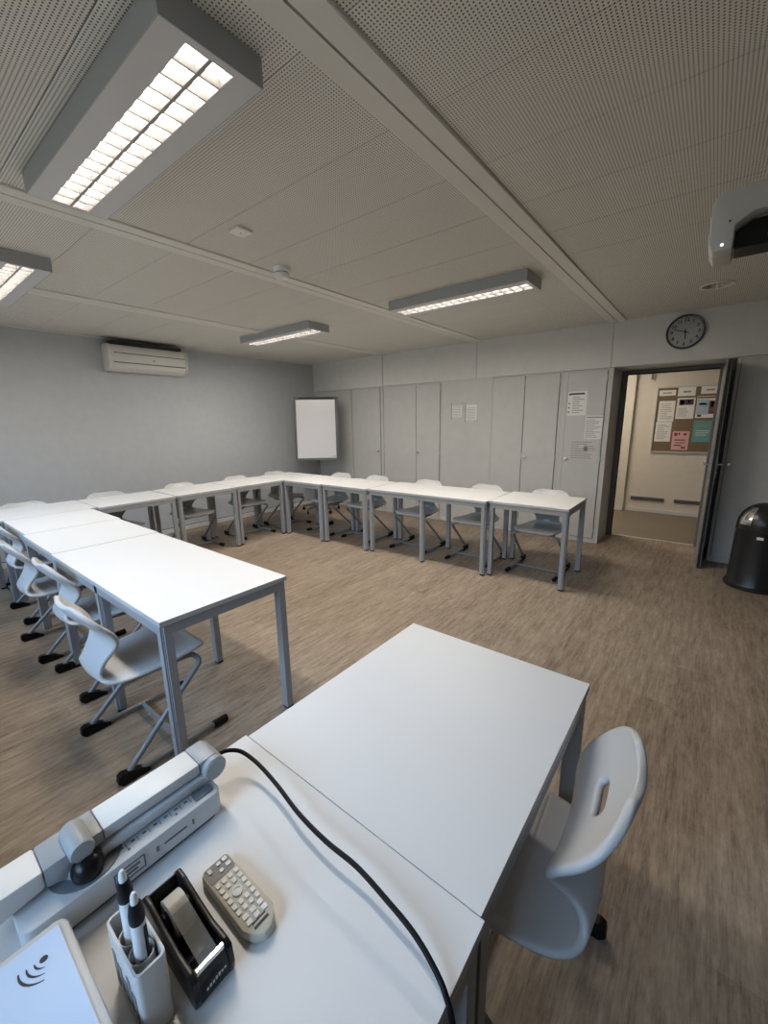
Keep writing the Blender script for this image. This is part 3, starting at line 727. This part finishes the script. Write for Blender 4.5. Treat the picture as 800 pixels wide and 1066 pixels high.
# ------------------------------------------------------------------ chairs (facing +y, origin on the floor under the seat)
def chair_shell():
    prof = [(-.290, .776), (-.281, .757), (-.266, .730), (-.245, .700), (-.219, .669), (-.192, .638), (-.172, .606), (-.168, .571), (-.190, .535), (-.217, .500),
            (-.236, .470), (-.236, .444), (-.213, .428), (-.165, .423), (-.09, .426), (-.02, .430), (.05, .437), (.11, .444), (.16, .446), (.19, .438), (.203, .424)]
    wid = [.40, .405, .41, .41, .405, .39, .355, .300, .250, .222, .240, .290, .345, .385, .408, .42, .425, .425, .415, .40, .385]
    cup = [.020, .022, .024, .025, .024, .022, .016, .010, .008, .010, .012, .012, .010, .008, .006, .004, .004, .004, .004, .002, 0]
    P = catmull([(p[0], p[1], 0) for p in prof], 3)
    for _ in range(4): P = [P[0]]+[(P[i-1]+P[i]*2+P[i+1])/4 for i in range(1, len(P)-1)]+[P[-1]]
    def interp(a):
        v = catmull([(x, 0, 0) for x in a], 3); return [q.x for q in v]
    W, U = interp(wid), interp(cup)
    # arc length for rounding of the top and front corners
    s = [0]
    for a, b_ in zip(P, P[1:]): s.append(s[-1]+(b_-a).length)
    tot = s[-1]; b = B(); NC = 16; rows = []; HW = []
    for i, p in enumerate(P):
        w = W[i]/2; r = .125; e = s[i]
        if e < r: w = w*(.42+.58*(max(0, 1-((r-e)/r)**2.1))**(1/2.1))
        e2 = tot-s[i]; r2 = .06
        if e2 < r2: w = w-r2+r2*math.sqrt(max(0, 1-((r2-e2)/r2)**2))
        HW.append(w)
    for _ in range(3):          # even out the outline
        HW = [HW[0]]+[(HW[i-1]+2*HW[i]+HW[i+1])/4 for i in range(1, len(HW)-1)]+[HW[-1]]
    for i, p in enumerate(P):
        w = HW[i]
        # local frame normal (towards the sitter)
        a = P[max(0, i-1)]; c = P[min(len(P)-1, i+1)]; tg = (P[min(len(P)-1, i+2)]-P[max(0, i-2)]).normalized(); nr = Vector((-tg.y, tg.x, 0))
        row = []
        for j in range(NC+1):
            t = -1+2*j/NC; q = p+nr*(U[i]*(t*t))
            row.append(b.bm.verts.new((t*w, q.x, q.y)))
        rows.append(row)
    # rolled lip down at the far rear of the top edge is left to the solidify rim
    hole = {(i, j) for i in (10, 11) for j in (6, 7, 8, 9)}
    nseat = 38
    for i in range(len(rows)-1):
        for j in range(NC):
            if (i, j) in hole: continue
            f = b.bm.faces.new((rows[i][j], rows[i][j+1], rows[i+1][j+1], rows[i+1][j]))
            f.material_index = 1 if 42 <= i < 54 and 1 <= j < NC-1 else 0
            f.smooth = True
    bmesh.ops.recalc_face_normals(b.bm, faces=b.bm.faces[:])
    me = bpy.data.meshes.new('seat_shell'); b.bm.to_mesh(me); b.bm.free()
    me.materials.append(M['shell']); me.materials.append(M['seat_ribs'])
    o = bpy.data.objects.new('seat_shell', me); C.objects.link(o)
    m = o.modifiers.new('s', 'SOLIDIFY'); m.thickness = .020; m.offset = 0
    m2 = o.modifiers.new('ss', 'SUBSURF'); m2.levels = 1; m2.render_levels = 1
    bpy.context.view_layer.update()
    me2 = bpy.data.meshes.new_from_object(o.evaluated_get(bpy.context.evaluated_depsgraph_get()))
    o.modifiers.clear(); o.data = me2
    for p in me2.polygons: p.use_smooth = True
    return o
def make_chair():
    t = thing('chair', '', 'chair')
    sh = chair_shell(); sh.parent = t
    b = B(); b.box(-.030, .030, 0, .0012, -.011, .011, .0005, mtx=T(0, -.1925, .475) @ RX(math.radians(-8))); b.obj('maker_label', M['label_white'], sh)
    for s in (-1, 1):
        b = B()
        pts = fillet([(s*.228, .225, .0225), (s*.228, -.238, .0225), (s*.216, .150, .385), (s*.16, .140, .405), (s*.14, -.09, .403)], .055, 7)
        b.tube(pts, .0125, 10); b.obj('sled_leg', M['tube'], t, smooth='all')
        b = B(); b.tube([(s*.228, .17, .0200), (s*.228, .240, .0200)], .0185, 10); b.obj('front_foot', M['black'], t, smooth=True)
        b = B(); b.prism([(-.245, .001), (-.135, .001), (-.135, .018), (-.175, .040), (-.214, .052), (-.242, .058), (-.258, .050), (-.262, .02)], s*.228-.017, s*.228+.017, axis='x', bev=.004); b.obj('rear_foot', M['black'], t)
    b = B(); b.tube([(-.226, .02, .024), (.226, .02, .024)], .0105, 10); b.obj('crossbar', M['tube'], t, smooth=True)
    for y0, w_ in ((-.06, .15), (.10, .165)):
        b = B(); b.box(-w_, w_, y0, y0+.025, .396, .414, .003); b.obj('seat_support', M['tube'], t)
    return t
CH = [(-2.01, .680, 0, 'white shell chair at the free end of the left row, nearest in that row'),
      (-2.762, .760, 0, 'white shell chair second from the free end of the left row'),
      (-3.43, .725, 0, 'white shell chair third from the free end of the left row'),
      (-4.19, .800, 0, 'white shell chair at the left edge, fourth from the free end of the left row'),
      (-4.87, .87, -PI/2, 'white shell chair behind the left corner table, its back near the left wall'),
      (-4.87, 1.57, -PI/2, 'white shell chair behind the first table along the left wall'),
      (-4.87, 2.37, -PI/2, 'white shell chair behind the middle table along the left wall'),
      (-4.87, 3.15, -PI/2, 'white shell chair behind the left wall table next to the far corner'),
      (-4.87, 3.80, -PI/2, 'white shell chair at the corner table in front of the flip chart'),
      (-4.08, 3.93, PI, 'white shell chair of the back row nearest the flip chart'),
      (-3.44, 3.965, PI, 'second white shell chair of the back row from the flip chart'),
      (-2.65, 3.975, PI, 'middle white shell chair of the back row'),
      (-1.90, 4.00, PI, 'white shell chair in the back row second from the door end'),
      (-1.225, 4.02, PI, 'white shell chair at the door end of the back row'),
      (-.315, .85, PI/2+math.radians(3), 'large white shell chair in the right foreground, half under the middle table')]
chair0 = make_chair()
for i, (x, y, rz, lab) in enumerate(CH):
    o = chair0 if i == 0 else copy_tree(chair0)
    o.location = (x, y, 0); o.rotation_euler = (0, 0, rz); o['label'] = lab; o['group'] = 'white shell chairs around the tables'

# ------------------------------------------------------------------ visualiser (document camera) on the near desk
Z = HT
t = thing('document_camera', 'grey and white folded document camera on the left of the near desk', 'document camera', (-.73, .19, Z))
def lx(x): return x+.73
def ly(y): return y-.19
b = B()
b.prism(rrect(.138, .30, .016, 5, lx(-.731), ly(.166)), .012, .058, bev=.003); b.obj('base', M['dc_base'], t, smooth=True)
b = B(); b.prism(rrect(.124, .285, .012, 5, lx(-.733), ly(.166)), .0005, .0125); b.obj('base_foot', M['dc_dark'], t)
b = B(); b.prism(rrect(.020, .034, .003, 3, lx(-.682), ly(.287)), .0585, .0605, bev=.0006); b.obj('button_panel', M['dc_dark'], t)
b = B()
for k in range(7):
    y = ly(.265-k*.018); b.box(lx(-.686)-.006, lx(-.686)+.006, y-.0005, y+.0005, .0583, .0589)
    b.box(lx(-.688)-.002, lx(-.688)+.002, y-.010, y-.004, .0583, .0589)
for k in (1, 4): b.lathe([(.0022, 0), (.0022, .0008), (0, .0008)], 10, T(lx(-.677), ly(.262-k*.026), .0583))
b.obj('printed_mark', M['dc_dark'], t)
xs_ = lx(-.6618)
b = B(); b.box(xs_, xs_+.0012, ly(.205), ly(.245), .034, .0365); b.box(xs_, xs_+.0012, ly(.255), ly(.258), .030, .04); b.box(xs_, xs_+.0012, ly(.192), ly(.196), .030, .04); b.obj('card_slot', M['dc_dark'], t)
b = B()
for y0, y1, z0, z1 in ((.128, .130, .022, .046), (.172, .174, .022, .046), (.130, .172, .022, .0235), (.130, .172, .0445, .046), (.137, .166, .036, .039), (.140, .162, .029, .032)): b.box(xs_, xs_+.0012, ly(y0), ly(y1), z0, z1)
b.obj('warning_plate', M['dc_dark'], t)
# lower arm, upper arm
b = B(); b.box(lx(-.750), lx(-.692), ly(.125), ly(.312), .0625, .0795, .003); b.obj('lower_arm', M['dc_base'], t, smooth=True)
b = B(); b.box(lx(-.757), lx(-.699), ly(.134), ly(.296), .0845, .106, .003)
b.bm.normal_update()
for f in b.bm.faces: f.material_index = 0 if f.normal.z > .5 else 1
b.obj('upper_arm', [M['dc_white'], M['dc_base']], t, smooth=True, norm=False)
b = B()
b.prism([(.2965, .0845), (.318, .0640), (.334, .068), (.345, .083), (.340, .098), (.328, .107), (.2965, .1065)], lx(-.758), lx(-.700), axis='x', bev=.003, mtx=T(0, ly(0), 0)); b.obj('arm_end_cap', M['dc_grey'], t, smooth=True)
b = B(); b.lathe([(0, 0), (.0225, 0), (.0225, .011), (.0195, .0135), (0, .0135)], 28, T(lx(-.6995), ly(.321), .084) @ RY(PI/2)); b.obj('end_hinge', M['dc_grey'], t, smooth=True)
b = B(); b.box(lx(-.758), lx(-.698), ly(.109), ly(.1335), .0840, .1065, .003); b.obj('arm_collar', M['dc_grey'], t, smooth=True)
b = B(); b.lathe([(0, 0), (.0155, 0), (.017, .003), (.017, .056), (.0155, .059), (0, .059)], 28, T(lx(-.744), ly(.102), .104) @ RY(PI/2)); b.obj('elbow_hinge', M['dc_grey'], t, smooth=True)
b = B(); b.prism([(.108, .082), (.108, .104), (.056, .103), (.056, .070), (.085, .060)], lx(-.757), lx(-.700), axis='x', bev=.003, mtx=T(0, ly(0), 0)); b.obj('swivel_neck', M['dc_grey'], t, smooth=True)
b = B(); b.lathe([(0, .058), (.050, .058), (.050, .0595), (.047, .0605), (0, .0605)], 36, T(lx(-.715), ly(.108), 0)); b.obj('turntable', M['dc_dark'], t, smooth=True)
b = B(); b.lathe([(.036, .0605), (.034, .070), (.030, .0745), (0, .0745)], 32, T(lx(-.722), ly(.108), 0)); b.obj('turret', M['dc_grey'], t, smooth=True)
b = B(); b.lathe([(.022*math.cos(a), .022*math.sin(a)) for a in [-.9+i*(PI/2+.9)/12 for i in range(12)]]+[(0, .022)], 24, T(lx(-.688), ly(.104), .070)); b.obj('lens_dome', M['black_gloss'], t, smooth=True)
b = B(); b.prism([(.0555, .073), (.0555, .103), (-.10, .103), (-.135, .09), (-.135, .06), (-.02, .06)], lx(-.758), lx(-.699), axis='x', bev=.004, mtx=T(0, ly(0), 0)); b.obj('camera_head', M['dc_white'], t, smooth=True)
b = B(); b.prism(rrect(.05, .022, .008, 4, lx(-.71), ly(.028)), .0005, .05, bev=.003); b.obj('rear_bracket', M['dc_white'], t, smooth=True)

# cable
pts = [(-.745, .352, .80), (-.738, .375, .798), (-.722, .395, .79), (-.69, .403, .782), (-.65, .403, .778), (-.596, .398, .774), (-.519, .385, .774), (-.443, .380, .774), (-.373, .382, .773), (-.306, .376, .77), (-.252, .369, .766), (-.212, .358, .760), (-.185, .347, .750), (-.168, .338, .715), (-.160, .328, .60), (-.17, .30, .3), (-.22, .25, .02)]
b = B(); b.tube(catmull(pts, 8), .0042, 10)
tag(b.obj('power_cable', M['black'], smooth='all'), 'black cable running across the near desk from the document camera', 'cable')

# remote control
t = thing('remote_control', 'ivory remote control with many small light keys on the near desk', 'remote control', (-.5015, .2465, Z))
t.rotation_euler = (0, 0, math.radians(0))
w, h = .152, .049
pl = [(-w/2+.006, -h/2), (w/2-.026, -h/2-.0015), (w/2-.010, -h/2+.006), (w/2, -h/2+.018), (w/2, h/2-.018), (w/2-.010, h/2-.006), (w/2-.026, h/2+.0015), (-w/2+.006, h/2), (-w/2, h/2-.006), (-w/2, -h/2+.006)]
b = B(); b.prism(pl, .0008, .019, bev=.0035); b.obj('case', M['remote'], t, smooth=True)
b = B(); b.prism(rrect(.030, .042, .004, 4, -w/2+.0185, 0), .0188, .0198); b.obj('top_panel', M['key_grey'], t)
def key(ww, hh, x, y, z0, z1):
    b = B(); b.prism(rrect(ww, hh, .0012, 3, x, y), z0, z1); return b.obj('key', M['key'], t)
for x, y, ww, hh in ((-.066, .014, .007, .008), (-.0655, .003, .006, .007), (-.0645, -.013, .009, .006), (-.054, .014, .007, .008), (-.052, .001, .006, .006)): key(ww, hh, x, y, .0199, .0215)
for i in range(6):
    for j in range(4):
        x = -.034+i*.0118; y = -.016+j*.0107
        if i in (2, 3) and j in (1, 2): continue
        key(.0078, .0066, x, y, .019, .0212)
for i in range(2):
    for j in range(3): key(.0075, .0085, .037+i*.0105, -.013+j*.013, .019, .0208)
b = B(); b.lathe([(.0085, .019), (.0085, .0212), (.0052, .0216), (.005, .0205), (0, .0205)], 20, T(-.0045, 0, 0))
b.obj('ring_key', M['key'], t)
b = B(); b.box(.0585, .0625, -.013, .011, .019, .0196); b.box(.0525, .0545, -.012, .010, .019, .0196); b.obj('printed_strip', M['ink'], t)
b = B(); b.box(-.0705, -.0685, -.018, -.010, .0198, .0203); b.obj('power_mark', mat('remote_blue', (.12, .2, .5), .5), t)

# tape dispenser
t = thing('tape_dispenser', 'black desk tape dispenser with a roll of clear tape', 'tape dispenser', (-.513, .168, Z))
b = B()
n_ = 52
for s in (-1, 1):
    side = [(-.074, .0005), (.077, .0005), (.081, .018), (.078, .046), (.066, .050), (.030, .046), (-.010, .052), (-.050, .061), (-.066, .061), (-.076, .050)]
    b.prism(side, s*.0200, s*.0285, axis='y', bev=.002)
b.prism([(-.073, .001), (.076, .001), (.079, .018), (.074, .042), (.052, .036), (.030, .012), (-.040, .010), (-.060, .030), (-.065, .057), (-.075, .048)], -.0203, .0203, axis='y')
b.obj('body', M['black_gloss'], t, smooth=True)
b = B(); b.lathe([(.014, -.0125), (.027, -.0125), (.027, .0125), (.014, .0125), (.014, -.0125)], 36, T(-.022, 0, .041) @ RX(PI/2)); b.obj('tape_roll', M['tape'], t, smooth=True)
b = B(); b.lathe([(0, -.0185), (.0135, -.0185), (.0135, .0185), (0, .0185)], 24, T(-.022, 0, .041) @ RX(PI/2)); b.obj('roll_hub', M['black'], t, smooth=True)
b = B(); pr = [(-.004, .0610), (.030, .0500), (.062, .0450)]
b.quad([(-.008, -.0125, .064), (.067, -.0125, .0485), (.067, .0125, .0485), (-.008, .0125, .064)]); b.obj('tape_strip', mat('clear_tape', (.30, .30, .29), .12, alpha=.55), t, norm=False)
b = B(); b.box(.067, .073, -.0198, .0198, .044, .0505, .0008); b.obj('cutter_blade', M['chrome'], t)
b = B(); r_ = random.Random(3)
for k in range(7):
    y = -.013+k*.0042; z = .020+.0008*k; b.box(.0812, .0818, y, y+.0026, z, z+.0035+r_.random()*.003, mtx=T(0, 0, 0))
b.obj('lettering', M['paper_grey'], t)

# pen holder and interactive pens
px, py = -.5025, .1065
t = thing('pen_holder', 'white two compartment pen holder on the near desk', 'pen holder', (px, py, Z))
w, d, h = .096, .036, .108
b = B(); outer = rrect(w, d, .007, 4); inner = rrect(w-.006, d-.006, .005, 4)
k = len(outer)
vo0 = [b.bm.verts.new((x, y, .001)) for x, y in outer]; vo1 = [b.bm.verts.new((x, y, h)) for x, y in outer]
vi1 = [b.bm.verts.new((x, y, h)) for x, y in inner]; vi0 = [b.bm.verts.new((x, y, .006)) for x, y in inner]
for i in range(k):
    j = (i+1) % k
    b.bm.faces.new((vo0[i], vo0[j], vo1[j], vo1[i])); b.bm.faces.new((vo1[i], vo1[j], vi1[j], vi1[i])); b.bm.faces.new((vi1[i], vi1[j], vi0[j], vi0[i]))
b.bm.faces.new(vo0[::-1]); b.bm.faces.new(vi0)
b.obj('holder_body', M['cup'], t, smooth=True)
for cx_ in (-.014, .0165):
    b = B()
    b.lathe([(.0132, .055), (.0146, .055), (.0146, h-.010), (.0132, h-.010), (.0132, .055)], 20, T(cx_, 0, 0)); b.obj('pen_sleeve', M['cup'], t, smooth=True)
b = B()
for i in range(5):
    x = -w/2+.012+i*.015; b.box(x, x+.011, -d/2-.0009, -d/2-.0001, .018+.006*(i % 2), .075-.010*(i % 3), .0003)
b.obj('printed_pattern', M['cup_print'], t)
def pen(x, y, lab, dz, tilt):
    t = thing('stylus_pen', lab, 'pen', (x, y, Z+.0065+dz), 0, 'white stylus pens in the holder')
    t.rotation_euler = tilt
    b = B(); b.lathe([(0, .0), (.0078, .0), (.0082, .004), (.0082, .158)], 22); b.obj('barrel', M['pen_white'], t, smooth=True)
    b = B(); b.lathe([(.0082, .158), (.0088, .160), (.0089, .170), (.0072, .184), (.0050, .190)], 22); b.obj('grip', M['black'], t, smooth=True)
    b = B(); b.lathe([(.0046, .189), (.0040, .200), (.0022, .205), (0, .206)], 16); b.obj('tip', M['label_white'], t, smooth=True)
    b = B(); b.box(-.0025, .0025, .0072, .0092, .085, .150, .0008, mtx=RZ(-.9)); b.obj('side_button', M['black'], t)
pen(px-.0195, py, 'stylus pen with black grip standing in the back sleeve of the holder', 0, (0, math.radians(4.5), 0))
pen(px+.0095, py, 'stylus pen with black grip nearest the tape dispenser', -.006, (0, math.radians(5.5), 0))

# wireless box
t = thing('wireless_box', 'flat white box with pale blue top and curved signal mark at the bottom left', 'box', (-.51, -.043, Z))
bw, bd, bh = .285, .215, .058
b = B(); b.prism(rrect(bw, bd, .014, 6), .002, bh, bev=.004); b.obj('case', M['cup'], t, smooth=True)
b = B(); b.prism(rrect(bw-.022, bd-.022, .004, 4), bh+.0002, bh+.0016); tp = b.obj('top_panel', M['panel_blue'], t)
b = B(); b.prism(rrect(bw-.03, bd-.03, .008, 4), 0.0002, .002); b.obj('base_pad', M['black'], t)
b = B()
def arc(c, r, a0, a1, wd, n=18):
    q = []
    for i in range(n+1):
        a = a0+(a1-a0)*i/n; u = abs(i/n-.42)*2; ww = wd*(1-.55*min(1, u)**1.5)
        q.append(((c[0]+(r-ww)*math.cos(a), c[1]+(r-ww)*math.sin(a)), (c[0]+(r+ww)*math.cos(a), c[1]+(r+ww)*math.sin(a))))
    for (a, c_), (e, f) in zip(q, q[1:]):
        zz = bh+.0019; b.quad([(a[0], a[1], zz), (c_[0], c_[1], zz), (f[0], f[1], zz), (e[0], e[1], zz)])
cc = (-.609+.51, .030+.043)
cx_, cy_ = cc
b.lathe([(0, bh+.0019), (.0045, bh+.0019)], 20, T(cx_, cy_, 0))
for r, wd in ((.0115, .0011), (.0195, .0013), (.0275, .0015)): arc((cx_, cy_+.002), r, math.radians(258), math.radians(345), wd)
b.obj('signal_mark', M['ink'], t, norm=False)

# ------------------------------------------------------------------ daylight, world, camera
w = bpy.data.worlds.new('overcast_sky'); bpy.context.scene.world = w; w.use_nodes = True
bg = w.node_tree.nodes['Background']; wn = w.node_tree
wt = wn.nodes.new('ShaderNodeTexCoord'); wsx = wn.nodes.new('ShaderNodeSeparateXYZ'); wr = wn.nodes.new('ShaderNodeValToRGB')
wn.links.new(wt.outputs['Generated'], wsx.inputs[0])
wma = wn.nodes.new('ShaderNodeMath'); wma.operation = 'MULTIPLY_ADD'; wma.inputs[1].default_value = .5; wma.inputs[2].default_value = .5
wn.links.new(wsx.outputs['Z'], wma.inputs[0]); wn.links.new(wma.outputs[0], wr.inputs['Fac'])
el = wr.color_ramp.elements
el[0].position = .48; el[0].color = (.05, .055, .05, 1); el[1].position = .78; el[1].color = (.43, .67, 1.0, 1)
k = el.new(.60); k.color = (.10, .13, .16, 1)
wn.links.new(wr.outputs['Color'], bg.inputs['Color']); bg.inputs['Strength'].default_value = 17.0
for a, c in wx:
    o = area('window_portal', ((a+c)/2, YF-.02, (zs+zt)/2), (-PI/2, 0, 0), c-a, zt-zs, 1, (1, 1, 1)); o.data.cycles.is_portal = True
    o.rotation_euler = (PI/2, 0, 0)
area('corridor_lamp', (-2.0, 6.7, 2.45), (0, 0, 0), 1.1, .28, 24, (1.0, .87, .72))

cam = bpy.data.cameras.new('camera'); co = bpy.data.objects.new('camera', cam); C.objects.link(co)
f_px = 426.567703; cam.sensor_fit = 'VERTICAL'; cam.sensor_height = 36; cam.sensor_width = 27; cam.lens = 36*f_px/1066
cam.clip_start = .02
yaw, pitch, roll = .671038275, .217133554, -.0160240541
r = Vector((math.cos(yaw), math.sin(yaw), 0)); fw = Vector((-math.sin(yaw)*math.cos(pitch), math.cos(yaw)*math.cos(pitch), -math.sin(pitch)))
u = r.cross(fw); r2 = math.cos(roll)*r+math.sin(roll)*u; u2 = -math.sin(roll)*r+math.cos(roll)*u
mx = Matrix((r2, u2, -fw)).transposed().to_4x4(); mx.translation = (0, 0, 1.48471608)
co.matrix_world = mx
bpy.context.scene.camera = co
vs = bpy.context.scene.view_settings
vs.view_transform = 'Standard'; vs.look = 'None'; vs.gamma = 1; vs.use_curve_mapping = False; vs.exposure = 0.0
cy = bpy.context.scene.cycles
cy.use_denoising = True; cy.max_bounces = 10; cy.diffuse_bounces = 4; cy.glossy_bounces = 4; cy.sample_clamp_indirect = 6
